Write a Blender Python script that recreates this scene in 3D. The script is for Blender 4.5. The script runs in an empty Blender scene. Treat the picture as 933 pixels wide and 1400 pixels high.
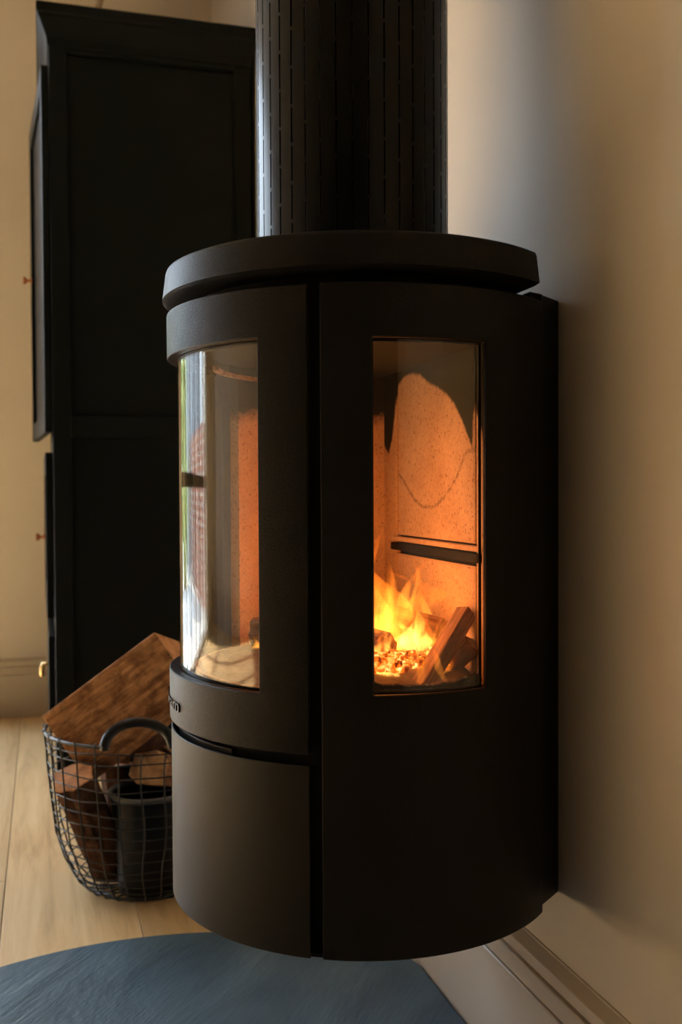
import bpy, bmesh, math, random
from mathutils import Vector, Matrix
from math import sin, cos, pi, radians, sqrt, atan2

sc = bpy.context.scene
COL = sc.collection
rnd = random.Random(7)

# ------------------------------------------------------------------ camera
F_PX, W_PX, H_PX = 1375.23, 933, 1400
yaw, pitch, roll = radians(16.502), radians(-1.366), radians(-0.279)
CAM = Vector((-0.5998, 0.0, 0.778))
Fv = Vector((sin(yaw) * cos(pitch), cos(yaw) * cos(pitch), sin(pitch)))
Rv = Vector((cos(yaw), -sin(yaw), 0.0))
Uv = Rv.cross(Fv)
R2 = Rv * cos(roll) + Uv * sin(roll)
U2 = Uv * cos(roll) - Rv * sin(roll)
cd = bpy.data.cameras.new('camera')
cam = bpy.data.objects.new('camera', cd)
COL.objects.link(cam)
cam.matrix_world = Matrix(((R2.x, U2.x, -Fv.x, CAM.x), (R2.y, U2.y, -Fv.y, CAM.y),
                           (R2.z, U2.z, -Fv.z, CAM.z), (0, 0, 0, 1)))
cd.sensor_fit = 'VERTICAL'
cd.sensor_height = 36.0
cd.sensor_width = 24.0
cd.lens = F_PX / H_PX * 36.0
cd.shift_y = 2.27 / H_PX
cd.clip_start = 0.02
cd.dof.use_dof = True
cd.dof.focus_distance = 1.18
cd.dof.aperture_fstop = 6.3
sc.camera = cam

# ------------------------------------------------------------------ view, world, window light
sc.view_settings.view_transform = 'Standard'
sc.view_settings.look = 'None'
sc.view_settings.gamma = 1.0
sc.view_settings.use_curve_mapping = False
sc.view_settings.exposure = 0.0
sc.cycles.max_bounces = 14
sc.cycles.diffuse_bounces = 8
sc.cycles.glossy_bounces = 6
sc.cycles.transparent_max_bounces = 24
sc.cycles.transmission_bounces = 6
sc.cycles.volume_bounces = 0
sc.cycles.sample_clamp_indirect = 4.0
sc.cycles.caustics_reflective = False
sc.cycles.caustics_refractive = False
sc.cycles.use_denoising = True
sc.cycles.volume_step_rate = 1.0
sc.cycles.volume_max_steps = 128

SKY = 14.6
wd = bpy.data.worlds.new('overcast_sky')
sc.world = wd
wd.use_nodes = True
nt = wd.node_tree
nt.nodes.clear()
wo = nt.nodes.new('ShaderNodeOutputWorld')
wb = nt.nodes.new('ShaderNodeBackground')
wt = nt.nodes.new('ShaderNodeTexCoord')
ws = nt.nodes.new('ShaderNodeSeparateXYZ')
wr = nt.nodes.new('ShaderNodeValToRGB')
wr.color_ramp.elements[0].position = 0.0
wr.color_ramp.elements[0].color = (0.78, 0.87, 0.94, 1)
wr.color_ramp.elements[1].position = 0.8
wr.color_ramp.elements[1].color = (0.56, 0.71, 0.96, 1)
nt.links.new(wt.outputs['Generated'], ws.inputs[0])
nt.links.new(ws.outputs['Z'], wr.inputs[0])
nt.links.new(wr.outputs[0], wb.inputs['Color'])
wm = nt.nodes.new('ShaderNodeMath')                     # overcast sky: about three times brighter overhead than at the horizon
wm.operation = 'MULTIPLY_ADD'; wm.use_clamp = False
wc = nt.nodes.new('ShaderNodeMath'); wc.operation = 'MAXIMUM'; wc.inputs[1].default_value = 0.0
nt.links.new(ws.outputs['Z'], wc.inputs[0])
nt.links.new(wc.outputs[0], wm.inputs[0])
wm.inputs[1].default_value = SKY * 1.25
wm.inputs[2].default_value = SKY * 0.42
nt.links.new(wm.outputs[0], wb.inputs['Strength'])
nt.links.new(wb.outputs[0], wo.inputs['Surface'])

ROOM_X0, ROOM_Y0, ROOM_Y1, ROOM_H = -4.6, -2.4, 3.64, 2.62
DX0, DX1, DZ1 = -3.75, -1.02, 2.45          # glazed garden door opening in the back wall
pl = bpy.data.lights.new('window_portal', 'AREA')
pl.shape = 'RECTANGLE'
pl.size = DX1 - DX0
pl.size_y = DZ1
pl.cycles.is_portal = True
po = bpy.data.objects.new('window_portal', pl)
po.location = ((DX0 + DX1) / 2, ROOM_Y1 + 0.1, DZ1 / 2)
po.rotation_euler = (-pi / 2, 0, 0)
COL.objects.link(po)

sl = bpy.data.lights.new('low_sun', 'SUN')
sl.energy = 42.0
sl.color = (1.0, .945, .87)
sl.angle = radians(1.5)
so = bpy.data.objects.new('low_sun', sl)
so.location = (-1, 8, 6)
so.rotation_euler = Vector((-.30, -1.0, -.80)).to_track_quat('-Z', 'Y').to_euler()
COL.objects.link(so)

# ------------------------------------------------------------------ material helpers
class NT:
    def __init__(self, name):
        self.m = bpy.data.materials.new(name)
        self.m.use_nodes = True
        self.t = self.m.node_tree
        self.t.nodes.clear()
        self.out = self.t.nodes.new('ShaderNodeOutputMaterial')
    def n(self, kind, **kw):
        nd = self.t.nodes.new('ShaderNode' + kind)
        for k, v in kw.items():
            if k in nd.inputs:
                nd.inputs[k].default_value = v
            else:
                setattr(nd, k, v)
        return nd
    def l(self, a, b):
        self.t.links.new(a, b)

def ramp(N, fac, stops):
    r = N.n('ValToRGB')
    e = r.color_ramp.elements
    while len(e) < len(stops):
        e.new(0.5)
    for i, (p, c) in enumerate(stops):
        e[i].position = p
        e[i].color = tuple(c) + (1,) if len(c) == 3 else c
    N.l(fac, r.inputs[0])
    return r.outputs[0]

def noisy(name, c1, c2, scale=8, rough=0.5, spec=0.5, metal=0.0, bump=0.0, bscale=200, bdist=0.0005,
          stretch=(1, 1, 1), detail=6, lo=0.35, hi=0.65, rr=0.0, coat=0.0):
    N = NT(name)
    b = N.n('BsdfPrincipled', Roughness=rough, Metallic=metal)
    b.inputs['Specular IOR Level'].default_value = spec
    b.inputs['Coat Weight'].default_value = coat
    b.inputs['Coat Roughness'].default_value = 0.15
    tc = N.n('TexCoord')
    mp = N.n('Mapping')
    mp.inputs['Scale'].default_value = stretch
    N.l(tc.outputs['Object'], mp.inputs[0])
    no = N.n('TexNoise', Scale=scale, Detail=detail)
    N.l(mp.outputs[0], no.inputs['Vector'])
    col = ramp(N, no.outputs['Fac'], [(lo, c1), (hi, c2)])
    N.l(col, b.inputs['Base Color'])
    if rr:
        rg = ramp(N, no.outputs['Fac'], [(0.3, (rough - rr,) * 3), (0.7, (rough + rr,) * 3)])
        N.l(rg, b.inputs['Roughness'])
    if bump:
        n2 = N.n('TexNoise', Scale=bscale, Detail=3)
        N.l(mp.outputs[0], n2.inputs['Vector'])
        bp = N.n('Bump', Strength=bump, Distance=bdist)
        N.l(n2.outputs['Fac'], bp.inputs['Height'])
        N.l(bp.outputs[0], b.inputs['Normal'])
    N.l(b.outputs[0], N.out.inputs[0])
    return N.m

M = {}
M['wall'] = noisy('warm_cream_wall_paint', (.61, .55, .475), (.64, .58, .50), 3, .55, .35, bump=.25, bscale=260, bdist=.0006)
M['dark_wall'] = noisy('bounce_cutting_wall_tone', (.03, .03, .032), (.036, .036, .038), 3, .6, .3)  # unseen wall behind the camera, darkened to cut bounce on the stove
M['unseen_ceiling'] = noisy('dimmed_ceiling_tone', (.34, .31, .26), (.38, .35, .30), 3, .7, .2)  # unseen ceiling, toned down so less light bounces onto the hearth
M['trim'] = noisy('satin_trim_paint', (.50, .43, .345), (.53, .455, .365), 4, .38, .5, bump=.05, bscale=60, bdist=.0006)
M['iron'] = noisy('textured_black_stove_paint', (.0065, .0058, .0052), (.0082, .0074, .0066), 14, .41, .19, bump=.9, bscale=650, bdist=.0006, rr=.04)
M['smooth_iron'] = noisy('smooth_grey_stove_paint', (.0075, .0062, .0052), (.009, .0075, .0062), 10, .45, .3, bump=.35, bscale=600, bdist=.0004)
M['black'] = noisy('matt_black_recess_metal', (.006, .006, .006), (.009, .009, .009), 12, .8, .2)
M['flue'] = noisy('satin_black_flue_metal', (.0018, .0018, .002), (.0028, .0028, .003), 9, .28, .22)
M['inner_flue'] = noisy('grey_flue_pipe_metal', (.10, .105, .11), (.13, .135, .14), 9, .25, .5, metal=.9)
M['cabinet'] = noisy('blue_black_wardrobe_paint', (.0040, .0055, .0058), (.0055, .0073, .0078), 6, .42, .12, bump=.15, bscale=50, bdist=.0006)
M['brass'] = noisy('aged_copper_metal', (.42, .16, .06), (.55, .24, .10), 30, .3, .5, metal=1)
M['bright_brass'] = noisy('polished_brass_metal', (.75, .52, .22), (.85, .62, .30), 30, .25, .5, metal=1)
M['wire'] = noisy('black_coated_wire', (.010, .011, .013), (.016, .017, .019), 60, .33, .6, bump=.2, bscale=300, bdist=.0003)
M['coil'] = noisy('black_coil_wrap', (.012, .012, .013), (.02, .02, .02), 60, .36, .6)
M['bucket'] = noisy('dark_blue_grey_steel', (.003, .0035, .0045), (.005, .006, .007), 20, .4, .3)
M['bucket_rim'] = noisy('blue_grey_highlight_rim', (.07, .08, .095), (.10, .11, .13), 20, .35, .5)  # paler than the bucket: window highlight put into the rim colour
M['stem'] = noisy('dried_stem', (.35, .26, .18), (.45, .35, .25), 30, .6, .3)
M['white_frame'] = noisy('white_door_frame_paint', (.75, .75, .74), (.8, .8, .79), 5, .35, .5)
M['dark_frame'] = noisy('dark_door_bar_paint', (.03, .03, .028), (.04, .04, .036), 5, .4, .5)
M['paving'] = noisy('pale_stone_paving', (.42, .42, .40), (.55, .54, .50), 3, .8, .2)
M['render_grey'] = noisy('grey_render', (.20, .21, .22), (.28, .29, .30), 2, .8, .2)
M['hedge'] = noisy('hedge_leaves', (.07, .11, .03), (.36, .38, .12), 9, .6, .3, bump=.6, bscale=20, bdist=.03)
M['curtain'] = noisy('grey_curtain', (.16, .15, .15), (.21, .2, .19), 5, .8, .2, stretch=(6, 6, .3))

def mat_thin_glass(name, tint=(1, 1, 1), ior=1.5, rough=0.0, soot_reflect=False):
    N = NT(name)
    fr = N.n('Fresnel')
    ge = N.n('NewGeometry'); mi = N.n('MapRange')       # same reflectance from both faces of a thin pane
    mi.inputs['To Min'].default_value = ior; mi.inputs['To Max'].default_value = 1 / ior
    N.l(ge.outputs['Backfacing'], mi.inputs[0]); N.l(mi.outputs[0], fr.inputs['IOR'])
    g = N.n('BsdfGlossy', Roughness=rough)
    g.inputs['Color'].default_value = (1, 1, 1, 1)
    t = N.n('BsdfTransparent')
    t.inputs['Color'].default_value = tuple(tint) + (1,)
    mx = N.n('MixShader')
    N.l(fr.outputs[0], mx.inputs[0])
    N.l(t.outputs[0], mx.inputs[1])
    N.l(g.outputs[0], mx.inputs[2])
    N.l(mx.outputs[0], N.out.inputs[0])
    return N.m
M['pane'] = mat_thin_glass('door_glass', (.97, .98, .98))
M['stove_glass'] = mat_thin_glass('ceramic_stove_glass', (.90, .86, .80), 1.54)

def mat_brick():
    N = NT('red_garden_brick')
    b = N.n('BsdfPrincipled', Roughness=.8)
    tc = N.n('TexCoord'); mp = N.n('Mapping')
    mp.inputs['Rotation'].default_value = (pi / 2, 0, 0)
    s = N.n('SeparateXYZ'); c = N.n('CombineXYZ')
    N.l(tc.outputs['Object'], s.inputs[0])
    N.l(s.outputs['Y'], c.inputs['X']); N.l(s.outputs['Z'], c.inputs['Y'])
    br = N.n('TexBrick', Scale=1.0)
    br.inputs['Color1'].default_value = (.20, .065, .04, 1)
    br.inputs['Color2'].default_value = (.25, .09, .055, 1)
    br.inputs['Mortar'].default_value = (.38, .33, .27, 1)
    br.inputs['Brick Width'].default_value = .225
    br.inputs['Row Height'].default_value = .075
    br.inputs['Mortar Size'].default_value = .010
    N.l(c.outputs[0], br.inputs['Vector'])
    N.l(br.outputs['Color'], b.inputs['Base Color'])
    N.l(b.outputs[0], N.out.inputs[0])
    return N.m
M['brick'] = mat_brick()

def mat_oak():
    N = NT('honey_oak_board')
    b = N.n('BsdfPrincipled', Roughness=.38)
    b.inputs['Specular IOR Level'].default_value = .4
    tc = N.n('TexCoord'); oi = N.n('ObjectInfo')
    mp = N.n('Mapping'); mp.inputs['Scale'].default_value = (16, 1.2, 16)
    ad = N.n('VectorMath', operation='ADD'); sc_ = N.n('VectorMath', operation='SCALE')
    N.l(oi.outputs['Location'], sc_.inputs[0]); sc_.inputs['Scale'].default_value = 3.1
    N.l(tc.outputs['Object'], ad.inputs[0]); N.l(sc_.outputs[0], ad.inputs[1])
    N.l(ad.outputs[0], mp.inputs[0])
    no = N.n('TexNoise', Scale=2.2, Detail=9, Roughness=.62, Distortion=.7)
    N.l(mp.outputs[0], no.inputs['Vector'])
    col = ramp(N, no.outputs['Fac'], [(.28, (.52, .33, .15)), (.5, (.74, .51, .25)), (.72, (.84, .62, .34))])
    hs = N.n('HueSaturation')
    mr = N.n('MapRange'); mr.inputs['To Min'].default_value = .82; mr.inputs['To Max'].default_value = 1.12
    N.l(oi.outputs['Random'], mr.inputs[0]); N.l(mr.outputs[0], hs.inputs['Value'])
    N.l(col, hs.inputs['Color']); N.l(hs.outputs[0], b.inputs['Base Color'])
    bp = N.n('Bump', Strength=.15, Distance=.001)
    N.l(no.outputs['Fac'], bp.inputs['Height']); N.l(bp.outputs[0], b.inputs['Normal'])
    N.l(b.outputs[0], N.out.inputs[0])
    return N.m
M['oak'] = mat_oak()

def mat_slate():
    N = NT('riven_blue_slate')
    b = N.n('BsdfPrincipled', Roughness=.5)
    b.inputs['Specular IOR Level'].default_value = .35
    tc = N.n('TexCoord')
    mr0 = N.n('Mapping'); mr0.inputs['Rotation'].default_value = (0, 0, radians(-52))
    N.l(tc.outputs['Object'], mr0.inputs[0])
    mp = N.n('Mapping'); mp.inputs['Scale'].default_value = (1.0, 2.6, 1)
    N.l(mr0.outputs[0], mp.inputs[0])
    n1 = N.n('TexNoise', Scale=2.6, Detail=9, Roughness=.55, Distortion=.6)
    N.l(mp.outputs[0], n1.inputs['Vector'])
    mp2 = N.n('Mapping'); mp2.inputs['Scale'].default_value = (2, 30, 1)
    N.l(mr0.outputs[0], mp2.inputs[0])
    n2 = N.n('TexNoise', Scale=6, Detail=6, Roughness=.7)
    N.l(mp2.outputs[0], n2.inputs['Vector'])
    col = ramp(N, n1.outputs['Fac'], [(.36, (.046, .088, .125)), (.62, (.098, .158, .20))])
    N.l(col, b.inputs['Base Color'])
    # riven ledges: stepped noise
    st = N.n('Math', operation='SNAP'); st.inputs[1].default_value = .13
    N.l(n1.outputs['Fac'], st.inputs[0])
    ad = N.n('Math', operation='MULTIPLY_ADD'); ad.inputs[1].default_value = .10
    N.l(n2.outputs['Fac'], ad.inputs[0]); N.l(n1.outputs['Fac'], ad.inputs[2])
    ad2 = N.n('Math', operation='MULTIPLY_ADD'); ad2.inputs[1].default_value = .8
    N.l(st.outputs[0], ad2.inputs[0]); N.l(ad.outputs[0], ad2.inputs[2])
    bp = N.n('Bump', Strength=.8, Distance=.016)
    N.l(ad2.outputs[0], bp.inputs['Height']); N.l(bp.outputs[0], b.inputs['Normal'])
    N.l(b.outputs[0], N.out.inputs[0])
    return N.m
M['slate'] = mat_slate()

def mat_log(name, dark, mid, light, axis_scale=(3, 3, 40), blotch=.5, sc1=3.0):
    """split wood: grain runs along the object's local X"""
    N = NT(name)
    b = N.n('BsdfPrincipled', Roughness=.75)
    b.inputs['Specular IOR Level'].default_value = .25
    tc = N.n('TexCoord')
    mp = N.n('Mapping'); mp.inputs['Scale'].default_value = axis_scale
    N.l(tc.outputs['Object'], mp.inputs[0])
    n1 = N.n('TexNoise', Scale=sc1, Detail=9, Roughness=.65, Distortion=.5)
    N.l(mp.outputs[0], n1.inputs['Vector'])
    col = ramp(N, n1.outputs['Fac'], [(.30, dark), (.5, mid), (.72, light)])
    n2 = N.n('TexNoise', Scale=22, Detail=5, Roughness=.7)
    N.l(tc.outputs['Object'], n2.inputs['Vector'])
    bl = ramp(N, n2.outputs['Fac'], [(.38, (.25, .2, .17)), (.56, (1, 1, 1))])
    mx = N.n('MixRGB', blend_type='MULTIPLY'); mx.inputs[0].default_value = blotch
    N.l(col, mx.inputs[1]); N.l(bl, mx.inputs[2])
    N.l(mx.outputs[0], b.inputs['Base Color'])
    bp = N.n('Bump', Strength=.9, Distance=.006)
    N.l(n1.outputs['Fac'], bp.inputs['Height']); N.l(bp.outputs[0], b.inputs['Normal'])
    N.l(b.outputs[0], N.out.inputs[0])
    return N.m
M['log_face'] = mat_log('split_brown_wood', (.14, .06, .027), (.46, .22, .10), (.74, .42, .21), (4, 32, 32), .75)
M['log_end'] = mat_log('sawn_orange_wood', (.42, .16, .055), (.62, .28, .11), (.74, .38, .17), (10, 10, 10), .3)
M['log_pale'] = mat_log('pale_split_wood', (.55, .28, .14), (.80, .50, .28), (.90, .64, .42), (9, 14, 14), .35)
M['bark'] = mat_log('dark_red_bark', (.05, .022, .012), (.13, .055, .028), (.24, .11, .055), (8, 20, 20), .8)
M['char'] = mat_log('charred_wood', (.10, .05, .028), (.26, .14, .075), (.42, .25, .14), (6, 40, 40), .5)
M['char_pale'] = mat_log('burning_wood_grain', (.22, .12, .065), (.48, .30, .18), (.66, .46, .3), (6, 60, 60), .3)

def mat_vermiculite():
    """fire brick; 'soot' attribute: 0 = burnt clean, 1 = sooty, between: also a painted reflection edge"""
    N = NT('speckled_fire_brick')
    b = N.n('BsdfPrincipled', Roughness=.9)
    b.inputs['Specular IOR Level'].default_value = .1
    tc = N.n('TexCoord')
    vo = N.n('TexNoise', Scale=300, Detail=2)
    N.l(tc.outputs['Object'], vo.inputs['Vector'])
    c1 = ramp(N, vo.outputs['Fac'], [(.30, (.28, .18, .12)), (.38, (.60, .45, .31)), (.7, (.70, .54, .38))])
    no = N.n('TexNoise', Scale=14, Detail=5)
    N.l(tc.outputs['Object'], no.inputs['Vector'])
    c2 = ramp(N, no.outputs['Fac'], [(.3, (.78, .74, .7)), (.6, (1, 1, 1))])
    mx = N.n('MixRGB', blend_type='MULTIPLY'); mx.inputs[0].default_value = .8
    N.l(c1, mx.inputs[1]); N.l(c2, mx.inputs[2])
    at = N.n('Attribute', attribute_name='soot_reflect')
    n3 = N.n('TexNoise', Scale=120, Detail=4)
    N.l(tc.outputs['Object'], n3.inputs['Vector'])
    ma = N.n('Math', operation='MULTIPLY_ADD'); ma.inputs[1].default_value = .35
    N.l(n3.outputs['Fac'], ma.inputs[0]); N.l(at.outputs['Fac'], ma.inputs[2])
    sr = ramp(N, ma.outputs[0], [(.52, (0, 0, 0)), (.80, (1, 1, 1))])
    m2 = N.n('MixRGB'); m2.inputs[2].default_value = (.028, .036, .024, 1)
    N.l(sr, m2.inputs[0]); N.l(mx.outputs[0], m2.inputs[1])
    N.l(m2.outputs[0], b.inputs['Base Color'])
    bp = N.n('Bump', Strength=.4, Distance=.001)
    N.l(vo.outputs['Fac'], bp.inputs['Height']); N.l(bp.outputs[0], b.inputs['Normal'])
    N.l(b.outputs[0], N.out.inputs[0])
    return N.m
M['vermiculite'] = mat_vermiculite()
M['crust'] = noisy('black_char_crust', (.012, .011, .008), (.05, .045, .035), 60, .95, .1, bump=.8, bscale=300, bdist=.002)
M['ash'] = noisy('pale_ash', (.13, .10, .08), (.24, .19, .15), 40, .95, .1, bump=.8, bscale=150, bdist=.003)

def mat_ember():
    N = NT('glowing_ember')
    b = N.n('BsdfPrincipled', Roughness=.9)
    tc = N.n('TexCoord')
    n1 = N.n('TexNoise', Scale=95, Detail=4, Roughness=.6)
    N.l(tc.outputs['Object'], n1.inputs['Vector'])
    c = ramp(N, n1.outputs['Fac'], [(.40, (.12, .01, .0)), (.52, (1, .16, .01)), (.62, (1, .55, .12)), (.72, (1, .9, .55))])
    b.inputs['Base Color'].default_value = (.05, .03, .02, 1)
    N.l(c, b.inputs['Emission Color'])
    b.inputs['Emission Strength'].default_value = 2.2
    N.l(b.outputs[0], N.out.inputs[0])
    return N.m
M['ember'] = mat_ember()

def mat_flame(name, strength, c_low, c_high, nscale=30.0):
    N = NT(name)
    tc = N.n('TexCoord')
    mp = N.n('Mapping'); mp.inputs['Scale'].default_value = (1, 1, .28)
    ob = N.n('ObjectInfo'); av = N.n('VectorMath', operation='ADD')
    N.l(tc.outputs['Object'], av.inputs[0]); N.l(ob.outputs['Random'], av.inputs[1])
    N.l(av.outputs[0], mp.inputs[0])
    no = N.n('TexNoise', Scale=nscale, Detail=3, Roughness=.55, Distortion=1.2)
    N.l(mp.outputs[0], no.inputs['Vector'])
    gz = N.n('SeparateXYZ'); N.l(tc.outputs['Generated'], gz.inputs[0])
    cl = ramp(N, gz.outputs['Z'], [(.0, c_low), (.75, c_high)])
    st = N.n('MapRange'); st.inputs['From Min'].default_value = .36; st.inputs['From Max'].default_value = .64
    st.inputs['To Min'].default_value = 0.0; st.inputs['To Max'].default_value = strength
    st.interpolation_type = 'SMOOTHSTEP'
    N.l(no.outputs['Fac'], st.inputs[0])
    fz = N.n('MapRange'); fz.inputs['From Min'].default_value = .55; fz.inputs['From Max'].default_value = 1.0
    fz.inputs['To Min'].default_value = 1; fz.inputs['To Max'].default_value = .45
    N.l(gz.outputs['Z'], fz.inputs[0])
    mm = N.n('Math', operation='MULTIPLY'); N.l(st.outputs[0], mm.inputs[0]); N.l(fz.outputs[0], mm.inputs[1])
    e = N.n('Emission')
    N.l(cl, e.inputs['Color']); N.l(mm.outputs[0], e.inputs['Strength'])
    N.l(e.outputs[0], N.out.inputs['Volume'])
    return N.m
M['flame'] = mat_flame('orange_flame', 110, (1, .36, .04), (1, .22, .015), 60)
M['flame_faint'] = mat_flame('faint_orange_flame', 60, (1, .30, .03), (1, .2, .012), 40)
M['flame_hot'] = mat_flame('yellow_flame', 230, (1, .58, .12), (1, .36, .04), 75)

# ------------------------------------------------------------------ object helpers
def link(o, parent=None):
    COL.objects.link(o)
    if parent is not None:
        o.parent = parent
    return o

def tag(o, label=None, cat=None, group=None, kind=None):
    if label: o['label'] = label
    if cat: o['category'] = cat
    if group: o['group'] = group
    if kind: o['kind'] = kind
    return o

def empty(name, loc=(0, 0, 0), rz=0.0):
    o = bpy.data.objects.new(name, None)
    o.location = loc
    o.rotation_euler = (0, 0, rz)
    o.empty_display_size = .05
    return link(o)

def mesh(name, verts, faces, mat, parent=None, smooth=False, bevel=0.0, segs=2, angle=35, loc=None):
    me = bpy.data.meshes.new(name)
    me.from_pydata([tuple(v) for v in verts], [], faces)
    bm = bmesh.new(); bm.from_mesh(me)
    bmesh.ops.remove_doubles(bm, verts=bm.verts, dist=1e-6)
    bmesh.ops.recalc_face_normals(bm, faces=bm.faces)
    bm.to_mesh(me); bm.free()
    for m in (mat if isinstance(mat, (list, tuple)) else [mat]):
        me.materials.append(m)
    if smooth:
        for p in me.polygons: p.use_smooth = True
    o = bpy.data.objects.new(name, me)
    if loc is not None: o.location = loc
    link(o, parent)
    if bevel:
        md = o.modifiers.new('edge', 'BEVEL'); md.width = bevel; md.segments = segs
        md.limit_method = 'ANGLE'; md.angle_limit = radians(angle)
        if smooth: md.harden_normals = False
    if smooth:
        set_sharp(me, radians(angle))
    return o

def set_sharp(me, ang):
    bm = bmesh.new(); bm.from_mesh(me)
    for e in bm.edges:
        if len(e.link_faces) == 2 and e.calc_face_angle(0) > ang:
            e.smooth = False
    bm.to_mesh(me); bm.free()

class MB:
    """collects shapes into one mesh"""
    def __init__(s): s.v = []; s.f = []
    def add(s, vs, fs):
        k = len(s.v); s.v += [Vector(v) for v in vs]; s.f += [tuple(i + k for i in f) for f in fs]
        return s
    def box(s, a, b):
        x0, y0, z0 = a; x1, y1, z1 = b
        vs = [(x0, y0, z0), (x1, y0, z0), (x1, y1, z0), (x0, y1, z0), (x0, y0, z1), (x1, y0, z1), (x1, y1, z1), (x0, y1, z1)]
        return s.add(vs, [(0, 3, 2, 1), (4, 5, 6, 7), (0, 1, 5, 4), (1, 2, 6, 5), (2, 3, 7, 6), (3, 0, 4, 7)])
    def prism(s, poly, z0, z1, poly2=None):
        n = len(poly); q = poly2 or poly
        vs = [(x, y, z0) for x, y in poly] + [(x, y, z1) for x, y in q]
        fs = [tuple(range(n))[::-1], tuple(range(n, 2 * n))] + [(i, (i + 1) % n, n + (i + 1) % n, n + i) for i in range(n)]
        return s.add(vs, fs)
    def tube(s, pts, r, n=8, closed=False, cap=True):
        pts = [Vector(p) for p in pts]; m = len(pts)
        rr = r if isinstance(r, (list, tuple)) else [r] * m
        rings = []
        prev = None
        for i, p in enumerate(pts):
            a = pts[(i - 1) % m] if (closed or i > 0) else p
            b = pts[(i + 1) % m] if (closed or i < m - 1) else p
            t = (b - a).normalized()
            if prev is None:
                u = t.orthogonal().normalized()
            else:
                u = (prev - t * prev.dot(t)).normalized()
            prev = u; w = t.cross(u)
            rings.append([p + (u * cos(2 * pi * k / n) + w * sin(2 * pi * k / n)) * rr[i] for k in range(n)])
        vs = [v for rg in rings for v in rg]; fs = []
        for i in range(m if closed else m - 1):
            a = i * n; b = ((i + 1) % m) * n
            for k in range(n):
                fs.append((a + k, a + (k + 1) % n, b + (k + 1) % n, b + k))
        if not closed and cap:
            fs.append(tuple(range(n))[::-1]); fs.append(tuple(range((m - 1) * n, m * n)))
        return s.add(vs, fs)
    def lathe(s, prof, n=32, axis='z', origin=(0, 0, 0)):
        o = Vector(origin); vs = []; fs = []; m = len(prof)
        for k in range(n):
            a = 2 * pi * k / n
            for r, h in prof:
                if axis == 'z': vs.append(o + Vector((r * cos(a), r * sin(a), h)))
                elif axis == 'x': vs.append(o + Vector((h, r * cos(a), r * sin(a))))
                else: vs.append(o + Vector((r * cos(a), h, r * sin(a))))
        for k in range(n):
            k2 = (k + 1) % n
            for i in range(m - 1):
                fs.append((k * m + i, k2 * m + i, k2 * m + i + 1, k * m + i + 1))
        fs.append(tuple(k * m for k in range(n))); fs.append(tuple(k * m + m - 1 for k in range(n))[::-1])
        return s.add(vs, fs)
    def build(s, name, mat, parent=None, **kw):
        return mesh(name, s.v, s.f, mat, parent, **kw)

def frange(a, b, n): return [a + (b - a) * i / n for i in range(n + 1)]

def curved_panel(angs, zs, Ro, Ri, hole=lambda a, z: False):
    """wall of a cylinder between Ri and Ro; angs in degrees, cells whose centre satisfies hole() left open"""
    mb = MB(); na, nz = len(angs), len(zs)
    def P(i, j, r):
        a = radians(angs[i]); return (r * cos(a), r * sin(a), zs[j])
    idx = lambda i, j, o: (o * na + i) * nz + j
    vs = [P(i, j, r) for r in (Ro, Ri) for i in range(na) for j in range(nz)]
    full = [[not hole((angs[i] + angs[i + 1]) / 2, (zs[j] + zs[j + 1]) / 2) for j in range(nz - 1)] for i in range(na - 1)]
    wrap = abs(angs[-1] - angs[0] - 360) < 1e-6
    def F(i, j):
        if wrap: i %= (na - 1)
        return 0 <= i < na - 1 and 0 <= j < nz - 1 and full[i][j]
    fs = []
    for i in range(na - 1):
        for j in range(nz - 1):
            if not full[i][j]: continue
            fs.append((idx(i, j, 0), idx(i + 1, j, 0), idx(i + 1, j + 1, 0), idx(i, j + 1, 0)))
            fs.append((idx(i, j + 1, 1), idx(i + 1, j + 1, 1), idx(i + 1, j, 1), idx(i, j, 1)))
            if not F(i - 1, j): fs.append((idx(i, j, 0), idx(i, j + 1, 0), idx(i, j + 1, 1), idx(i, j, 1)))
            if not F(i + 1, j): fs.append((idx(i + 1, j + 1, 0), idx(i + 1, j, 0), idx(i + 1, j, 1), idx(i + 1, j + 1, 1)))
            if not F(i, j - 1): fs.append((idx(i + 1, j, 0), idx(i, j, 0), idx(i, j, 1), idx(i + 1, j, 1)))
            if not F(i, j + 1): fs.append((idx(i, j + 1, 0), idx(i + 1, j + 1, 0), idx(i + 1, j + 1, 1), idx(i, j + 1, 1)))
    mb.add(vs, fs)
    return mb

def clean(o):
    me = o.data
    bm = bmesh.new(); bm.from_mesh(me)
    loose = [v for v in bm.verts if not v.link_faces]
    bmesh.ops.delete(bm, geom=loose, context='VERTS')
    bm.to_mesh(me); bm.free()
    return o

# ------------------------------------------------------------------ the setting
# back wall (far end) with the glazed garden door opening
b = MB()
T = .22
b.box((ROOM_X0 - T, ROOM_Y1, 0), (DX0, ROOM_Y1 + T, ROOM_H))
b.box((DX1, ROOM_Y1, 0), (T, ROOM_Y1 + T, ROOM_H))
b.box((DX0, ROOM_Y1, DZ1), (DX1, ROOM_Y1 + T, ROOM_H))
tag(b.build('wall_back', M['wall']), kind='structure')
tag(MB().box((0, ROOM_Y0, 0), (T, ROOM_Y1, ROOM_H)).build('wall_right', M['wall']), kind='structure')
tag(MB().box((ROOM_X0 - T, ROOM_Y0, 0), (ROOM_X0, ROOM_Y1, ROOM_H)).build('wall_left', M['wall']), kind='structure')
tag(MB().box((ROOM_X0 - T, ROOM_Y0 - T, 0), (T, ROOM_Y0, ROOM_H)).build('unseen_wall_front', M['dark_wall']), kind='structure')
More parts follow.
